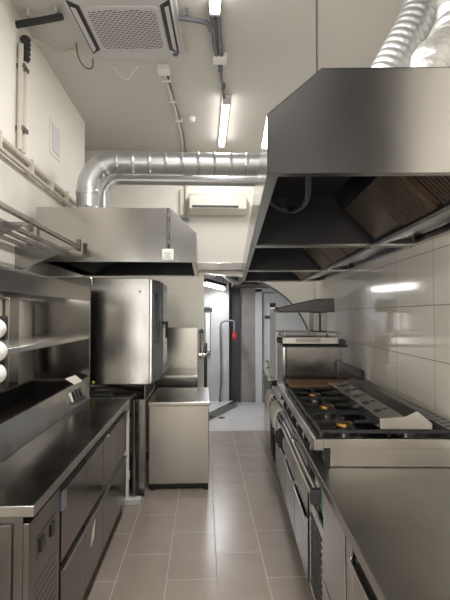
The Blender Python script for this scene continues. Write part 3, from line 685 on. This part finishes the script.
# flexible ducts
def corr(pts, r, per=.05, amp=.012):
    L = [0]
    for a, b in zip(pts, pts[1:]): L.append(L[-1]+(b-a).length)
    return lambda i: r+amp*abs(math.sin(PI*L[i]/per))
pth = dense(smooth_path([(.60, 2.70, 2.36), (.68, 2.70, 2.55), (.92, 2.70, 3.03), (1.13, 2.70, 3.40), (1.15, 2.70, 3.65), (1.15, 2.70, ZC-.002)], 2), .007)
fd = thing('flexible_duct', 'ribbed aluminium flexible duct slanting up from the near right hood', 'duct', (.6, 2.72, 2.33), right=True)
part(fd, 'duct', MB().tube(pth, .10, 28, rf=corr(pth, .102, .045, .006)), 'galv', smooth=True)
pth = dense(smooth_path([(.94, 2.22, 2.33), (.94, 2.22, 2.62), (.945, 2.22, 2.81), (1.03, 2.25, 2.87), (1.12, 2.30, 2.98), (1.155, 2.34, 3.3), (1.155, 2.34, ZC-.002)], 2), .008)
f2 = thing('flexible_duct', 'crumpled foil elbow duct rising behind the edge of the near right hood', 'duct', (.94, 2.25, 2.33), right=True)
part(f2, 'duct', MB().tube(pth, .10, 24, rf=(lambda f: lambda i: f(i)+random.uniform(-.002, .003))(corr(pth, .088, .09, .008))), 'foil', smooth=True)

# ------------------------------------------------------------------ right hand counters
rw = solo('worktop', MB().box(.37, 1.115, .45, 4.55, .84, .88), 'steel_top_matt', 'dark glossy stainless worktop in the right foreground', 'worktop', (.7, 2, .84), right=True, bevel=.003)
def base_unit(label, v0, v1, origin):
    t = thing('base_unit', label, 'cabinet', origin, True, 'right base units')
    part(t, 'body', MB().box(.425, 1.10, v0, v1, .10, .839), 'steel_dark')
    part(t, 'plinth', MB().box(.45, 1.08, v0+.01, v1-.01, 0, .10), 'blackm')
    return t
# near unit
b1 = base_unit('nearest stainless cupboard unit under the right worktop', .5, 2.10, (.75, 1.3, 0))
for a, b in ((.52, 1.10), (1.11, 1.60)):
    d = part(b1, 'door', MB().box(.40, .425, a, b, .12, .755), 'steel', bevel=.004)
    part(d, 'handle', MB().prism([(.402, .745), (.382, .757), (.382, .765), (.41, .762)], 'y', a+.02, b-.02), 'steel_bright', bevel=.001)
    part(b1, 'handle_recess', MB().box(.418, .424, a, b, .757, .79), 'black')
part(b1, 'fascia', MB().box(.405, .425, .5, 2.10, .79, .838), 'steel', bevel=.002)
part(b1, 'post', MB().box(.402, .425, 1.61, 1.69, .10, .79), 'steel', bevel=.002)
part(b1, 'upper_door', MB().box(.398, .424, 1.70, 2.095, .40, .80), 'steel', bevel=.003)
part(b1, 'lower_door', MB().box(.398, .424, 1.70, 2.095, .12, .385), 'steel_h', bevel=.003)
# open machine compartment
b2 = thing('machine_compartment', 'open compressor compartment with a vent grille and green circuit board', 'cabinet', (.75, 2.3, 0), True)
q = MB(); q.box(.425, 1.10, 2.105, 2.12, .10, .839); q.box(.425, 1.10, 2.53, 2.545, .10, .839); q.box(.43, 1.10, 2.12, 2.53, .10, .12); q.box(1.08, 1.10, 2.12, 2.53, .12, .839)
part(b2, 'housing', q, 'steel_dark')
part(b2, 'inner_panel', MB().box(.50, .52, 2.12, 2.53, .12, .80), 'dark')
gr = part(b2, 'grille_panel', MB().box(.405, .42, 2.13, 2.52, .12, .60), 'steel', bevel=.002)
q = MB()
for k in range(11): q.box(.402, .4052, 2.18, 2.47, .17+k*.035, .188+k*.035)
part(gr, 'vent_slots', q, 'dark')
cb = part(b2, 'circuit_board', MB().box(.43, .445, 2.20, 2.48, .60, .74), 'whitegrey')
part(cb, 'chip', MB().box(.424, .43, 2.24, 2.34, .62, .70), 'green'); part(cb, 'terminal', MB().box(.420, .43, 2.38, 2.44, .62, .67), 'orange'); part(cb, 'relay', MB().box(.418, .43, 2.30, 2.37, .605, .635), 'black')
part(b2, 'cable', MB().tube(smooth_path([(.43, 2.15, .80), (.41, 2.25, .74), (.42, 2.35, .70), (.43, 2.40, .66)]), .008, 6), 'black', smooth=True)
part(b2, 'plinth', MB().box(.45, 1.08, 2.11, 2.54, 0, .10), 'blackm')
# drawer units under the cooker
for k, (a, b, lb) in enumerate(((2.55, 3.10, 'first stainless drawer unit beyond the open compressor compartment'), (3.11, 3.66, 'middle stainless drawer unit below the cooker'), (3.67, 4.50, 'farthest drawer unit below the salamander on the right'))):
    t = base_unit(lb, a, b, (.75, (a+b)/2, 0))
    for z0, z1 in ((.12, .46), (.48, .815)):
        d = part(t, 'drawer', MB().box(.40, .425, a+.006, b-.006, z0, z1), 'steel_dark', bevel=.003)
        part(d, 'handle', MB().prism([(.402, z1-.012), (.384, z1-.002), (.384, z1+.006), (.41, z1+.003)], 'y', a+.03, b-.03), 'steel_bright', bevel=.001)
# towel rail
tr = thing('hand_rail', 'twin bar steel towel rail along the front of the cooker', 'rail', (.34, 3, .83), True)
part(tr, 'bar', MB().tube([(.335, 1.98, .80), (.335, 4.30, .80)], .011, 10), 'steel_bright', smooth='auto')
part(tr, 'bar', MB().tube([(.345, 1.98, .835), (.345, 4.30, .835)], .011, 10), 'steel_bright', smooth='auto')
part(tr, 'end_block', MB().box(.320, .362, 1.945, 1.98, .785, .847), 'blackm', bevel=.006)
parts(tr, 'bracket', [(.335, .3695, v, v+.02, .842, .858) for v in (2.7, 3.75, 4.25)], 'steel_dark')

# cooker
ck = thing('gas_cooktop', 'black topped gas cooktop with brass burners and a bright steel rim', 'cooktop', (.74, 3, .88), True)
part(ck, 'body', MB().box(.44, 1.09, 2.135, 3.85, .882, .97), 'steel_h', bevel=.002)
q = MB(); q.prism([(.36, .965), (.36, 1.012), (.37, 1.017), (.405, 1.017), (.405, .965)], 'y', 2.10, 3.87)
q.box(.405, 1.10, 2.10, 2.125, .975, 1.017); q.box(.405, 1.10, 3.845, 3.87, .965, 1.017); q.box(1.085, 1.10, 2.125, 3.845, .965, 1.017)
part(ck, 'rim', q, 'steel_h', bevel=.003)
part(ck, 'hob_pan', MB().box(.405, 1.0, 2.125, 3.845, .972, .985), 'black')
part(ck, 'control_panel', MB().prism([(.435, .885), (.44, .97), (.41, .97), (.42, .885)], 'y', 2.14, 3.84), 'black')
for v in (2.26, 2.50, 2.74, 2.98, 3.22, 3.46, 3.68):
    k = part(ck, 'knob', MB().lathe((.425, v, .925), [(.03, 0), (.03, -.012), (.022, -.018), (.02, -.05), (.016, -.053)], 16, 'x'), 'black', smooth='auto')
    part(k, 'pointer', MB().box(.368, .373, v-.003, v+.003, .925, .943), 'whitegrey')
for v in (2.36, 2.80, 3.22):
    for u in (.56, .87):
        b = part(ck, 'burner', MB().lathe((u, v, .985), [(.062, 0), (.062, .015), (.045, .022), (.045, .03)], 20), 'steel', smooth='auto')
        part(b, 'burner_cap', MB().lathe((u, v, 1.012), [(.042, 0), (.045, .008), (.04, .018), (.012, .021)], 20), 'brass', smooth='auto')
        g = MB(); s = .155; zt = 1.028
        for a in (-s, s):
            g.box(u+a-.007, u+a+.007, v-.205, v+.205, zt, zt+.016); 
        for a in (-.198, 0, .198): 
            for (p, q_) in ((-s, -.05), (.05, s)) if a == 0 else ((-s, s),): g.box(u+p, u+q_, v+a-.007, v+a+.007, zt, zt+.016)
        for (p, q_) in ((-.205, -.06), (.06, .205)): g.box(u-.007, u+.007, v+p, v+q_, zt, zt+.016)
        for a in (-s, s):
            for c in (-.198, .198): g.box(u+a-.008, u+a+.008, v+c-.008, v+c+.008, .985, zt)
        part(ck, 'pan_support', g, 'iron', bevel=.002)
f = part(ck, 'flue', MB().box(1.0, 1.085, 2.125, 3.845, .985, 1.045), 'galv', bevel=.003)
q = MB()
for i in range(27):
    v = 2.15+i*.062
    q.box(1.008, 1.036, v, v+.040, 1.0445, 1.0465); q.box(1.047, 1.075, v+.02, v+.060, 1.0445, 1.0465)
part(f, 'vent_slots', q, 'black')
q = MB(); q.prism([(.87, 1.018), (.87, 1.185), (.90, 1.19), (1.09, 1.11), (1.09, 1.018)], 'y', 3.875, 3.93); part(ck, 'rear_bracket', q, 'steel_dark', bevel=.003)

# slotted folded steel cover leaning on the pan supports
cv = thing('slotted_cover', 'folded stainless cover with slots lying across the pan supports', 'cover', (.8, 2.7, 1.05), True)
prof = [(.68, 1.046), (.675, 1.095), (.79, 1.105), (.845, 1.132), (.915, 1.075), (.915, 1.046)]
c0 = part(cv, 'shell', MB().prism(prof, 'y', 2.16, 3.32), 'steel_h', bevel=.002)
q = MB()
for i in range(5):
    v = 2.30+i*.20
    q.slab([(.695, v, 1.0976), (.735, v+.02, 1.1011), (.735, v+.065, 1.1011), (.695, v+.045, 1.0976)], .001)
    q.slab([(.748, v+.04, 1.1022), (.778, v+.06, 1.1046), (.778, v+.09, 1.1046), (.748, v+.07, 1.1022)], .001)
part(c0, 'slots', q, 'black')

# brown board over the far burner
solo('chopping_board', MB().box(.43, 1.0, 3.47, 3.83, 1.018, 1.045), 'wood', 'brown wooden board covering the far end of the cooktop', 'board', (.7, 3.65, 1.02), right=True, bevel=.004)

# support cabinet, contact grill and salamander
sc = thing('steel_cabinet', 'dark stainless box cabinet standing behind the cooktop', 'cabinet', (.68, 4.15, .88), True)
part(sc, 'body', MB().box(.445, .92, 3.95, 4.45, .883, 1.315), 'steel_dark', bevel=.004)
part(sc, 'front_frame', MB().box(.415, .44, 3.95, 4.45, .883, 1.315), 'steel_bright', bevel=.004)
part(sc, 'side_lip', MB().box(.42, .965, 3.94, 4.46, 1.30, 1.318), 'blackm', bevel=.003)
cgk = thing('contact_grill', 'low ribbed steel grill unit on top of the dark box cabinet', 'grill', (.65, 4.15, 1.32), True)
part(cgk, 'body', MB().box(.41, .90, 3.96, 4.44, 1.322, 1.39), 'steel', bevel=.008)
part(cgk, 'side_vent', MB().box(.53, .74, 3.955, 3.96, 1.340, 1.375), 'steel_dark')
part(cgk, 'knob', MB().lathe((.41, 4.05, 1.355), [(.028, 0), (.028, -.015), (.02, -.035)], 14, 'x'), 'black', smooth='auto')
part(cgk, 'top_plate', MB().box(.40, .91, 3.96, 4.44, 1.418, 1.430), 'steel_dark', bevel=.003)
parts(cgk, 'spacer', [(u, u+.015, v, v+.015, 1.39, 1.418) for u in (.43, .88) for v in (3.98, 4.40)], 'steel_dark')
part(cgk, 'rear_knob', MB().lathe((.93, 3.98, 1.345), [(.025, -.02), (.028, 0), (.02, .02)], 14, 'y'), 'black')
sm = thing('salamander_grill', 'dark wedge shaped salamander grill head on a steel column', 'grill', (.8, 4.15, 1.43), True)
parts(sm, 'column', [(.70, .755, 4.10, 4.30, 1.431, 1.60), (.77, .825, 4.10, 4.30, 1.431, 1.60)], 'steel_dark', .004)
part(sm, 'head', MB().prism([(.385, 1.612), (.39, 1.64), (.72, 1.715), (.87, 1.72), (.87, 1.60), (.42, 1.598)], 'y', 4.0, 4.5), 'sooty', bevel=.006)
part(sm, 'front_grip', MB().tube([(.372, 4.03, 1.635), (.372, 4.47, 1.635)], .013, 8), 'black', smooth='auto')

# towels hanging from the rail
def towel(label, v0, v1, z0, mm, group=None, ux=.30, ztop=.887):
    q = MB(); n = 10
    for side, x, zlo in ((0, .318, z0), (1, .358, z0+.05)):
        pass
    pts = []
    prof = [(ux+.004, z0), (ux, z0+.05), (ux+.004, ztop-.04), (ux+.014, ztop-.01), (.337, ztop), (.352, ztop-.004)]
    A = []
    for i in range(n+1):
        v = v0+(v1-v0)*i/n; w = .010*math.sin(i*1.7)
        A.append([(p[0]+w*(1 if p[1] < .86 else .2), v+(.02*math.sin(i) if p[1] < .85 else 0), p[1]+(.015*math.sin(i*1.1) if k == 0 else 0)) for k, p in enumerate(prof)])
    vs = [[q.bm.verts.new(p) for p in r] for r in A]
    for i in range(n):
        for k in range(len(prof)-1): q.face([vs[i][k], vs[i+1][k], vs[i+1][k+1], vs[i][k+1]])
    o = solo('towel', q, mm, label, 'towel', (.33, (v0+v1)/2, .8), right=True, smooth=True, group=group)
    s = o.modifiers.new('thick', 'SOLIDIFY'); s.thickness = .014; s.offset = 1
    return o
towel('crumpled whitish towel hung on the rail nearer the camera', 3.34, 3.70, .745, 'cloth')
towel('whitish towel hung on the far end of the rail', 3.95, 4.24, .76, 'cloth')
towel('black cloth hanging below the nearer whitish towel', 3.13, 3.30, .68, 'blackm', ux=.306, ztop=.77)

# far right cabinet
fc = thing('base_unit', 'far separate counter unit on the right, close to the arch', 'cabinet', (.75, 5.5, 0), True, 'right base units')
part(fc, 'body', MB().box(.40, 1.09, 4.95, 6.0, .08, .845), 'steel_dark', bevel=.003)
part(fc, 'top', MB().box(.37, 1.10, 4.93, 6.02, .847, .88), 'steel_bright', bevel=.003)
part(fc, 'door', MB().box(.385, .40, 4.97, 5.47, .12, .82), 'steel', bevel=.003)
part(fc, 'door', MB().box(.385, .40, 5.49, 5.98, .12, .82), 'steel', bevel=.003)
part(fc, 'plinth', MB().box(.43, 1.08, 4.97, 5.98, 0, .08), 'blackm')
wp = thing('white_post', 'slim white upright post with a black cap on the far right counter', 'post', (.43, 5.2, .88), True)
part(wp, 'pole', MB().box(.405, .462, 5.15, 5.21, .882, 1.66), 'white', bevel=.008)
part(wp, 'cap', MB().box(.40, .468, 5.145, 5.215, 1.66, 1.71), 'black', bevel=.01)
part(wp, 'side_knob', MB().box(.345, .404, 5.16, 5.20, 1.53, 1.57), 'greypipe', bevel=.006)
tp = thing('small_tap', 'small chrome tap on the far right counter beside the white post', 'tap', (.41, 5.5, .88), True)
part(tp, 'spout', MB().tube(smooth_path([(.42, 5.6, .881), (.42, 5.6, 1.0), (.40, 5.6, 1.03), (.38, 5.6, 1.0)], 2), .011, 8), 'steel_bright', smooth=True)
part(tp, 'lever', MB().box(.39, .44, 5.585, 5.60, .93, .945), 'steel_dark')

# ------------------------------------------------------------------ world, camera, view
w = bpy.data.worlds.new('World'); S.world = w; w.use_nodes = True
w.node_tree.nodes['Background'].inputs[0].default_value = (.9, .93, 1, 1); w.node_tree.nodes['Background'].inputs[1].default_value = .15
cam = bpy.data.cameras.new('Camera'); co = bpy.data.objects.new('Camera', cam); COL.objects.link(co)
cam.sensor_fit = 'HORIZONTAL'; cam.sensor_width = 36; cam.lens = 36*460/450
cam.clip_start = .02
co.location = (0, 0, 1.575)
co.rotation_euler = (math.radians(90+1.87), 0, -math.radians(2.61))
S.camera = co
S.view_settings.view_transform = 'Standard'; S.view_settings.look = 'None'; S.view_settings.gamma = 1
S.view_settings.exposure = 0.27
S.cycles.use_denoising = True
S.cycles.max_bounces = 8; S.cycles.diffuse_bounces = 5; S.cycles.glossy_bounces = 5
S.cycles.caustics_reflective = True; S.cycles.sample_clamp_indirect = 4
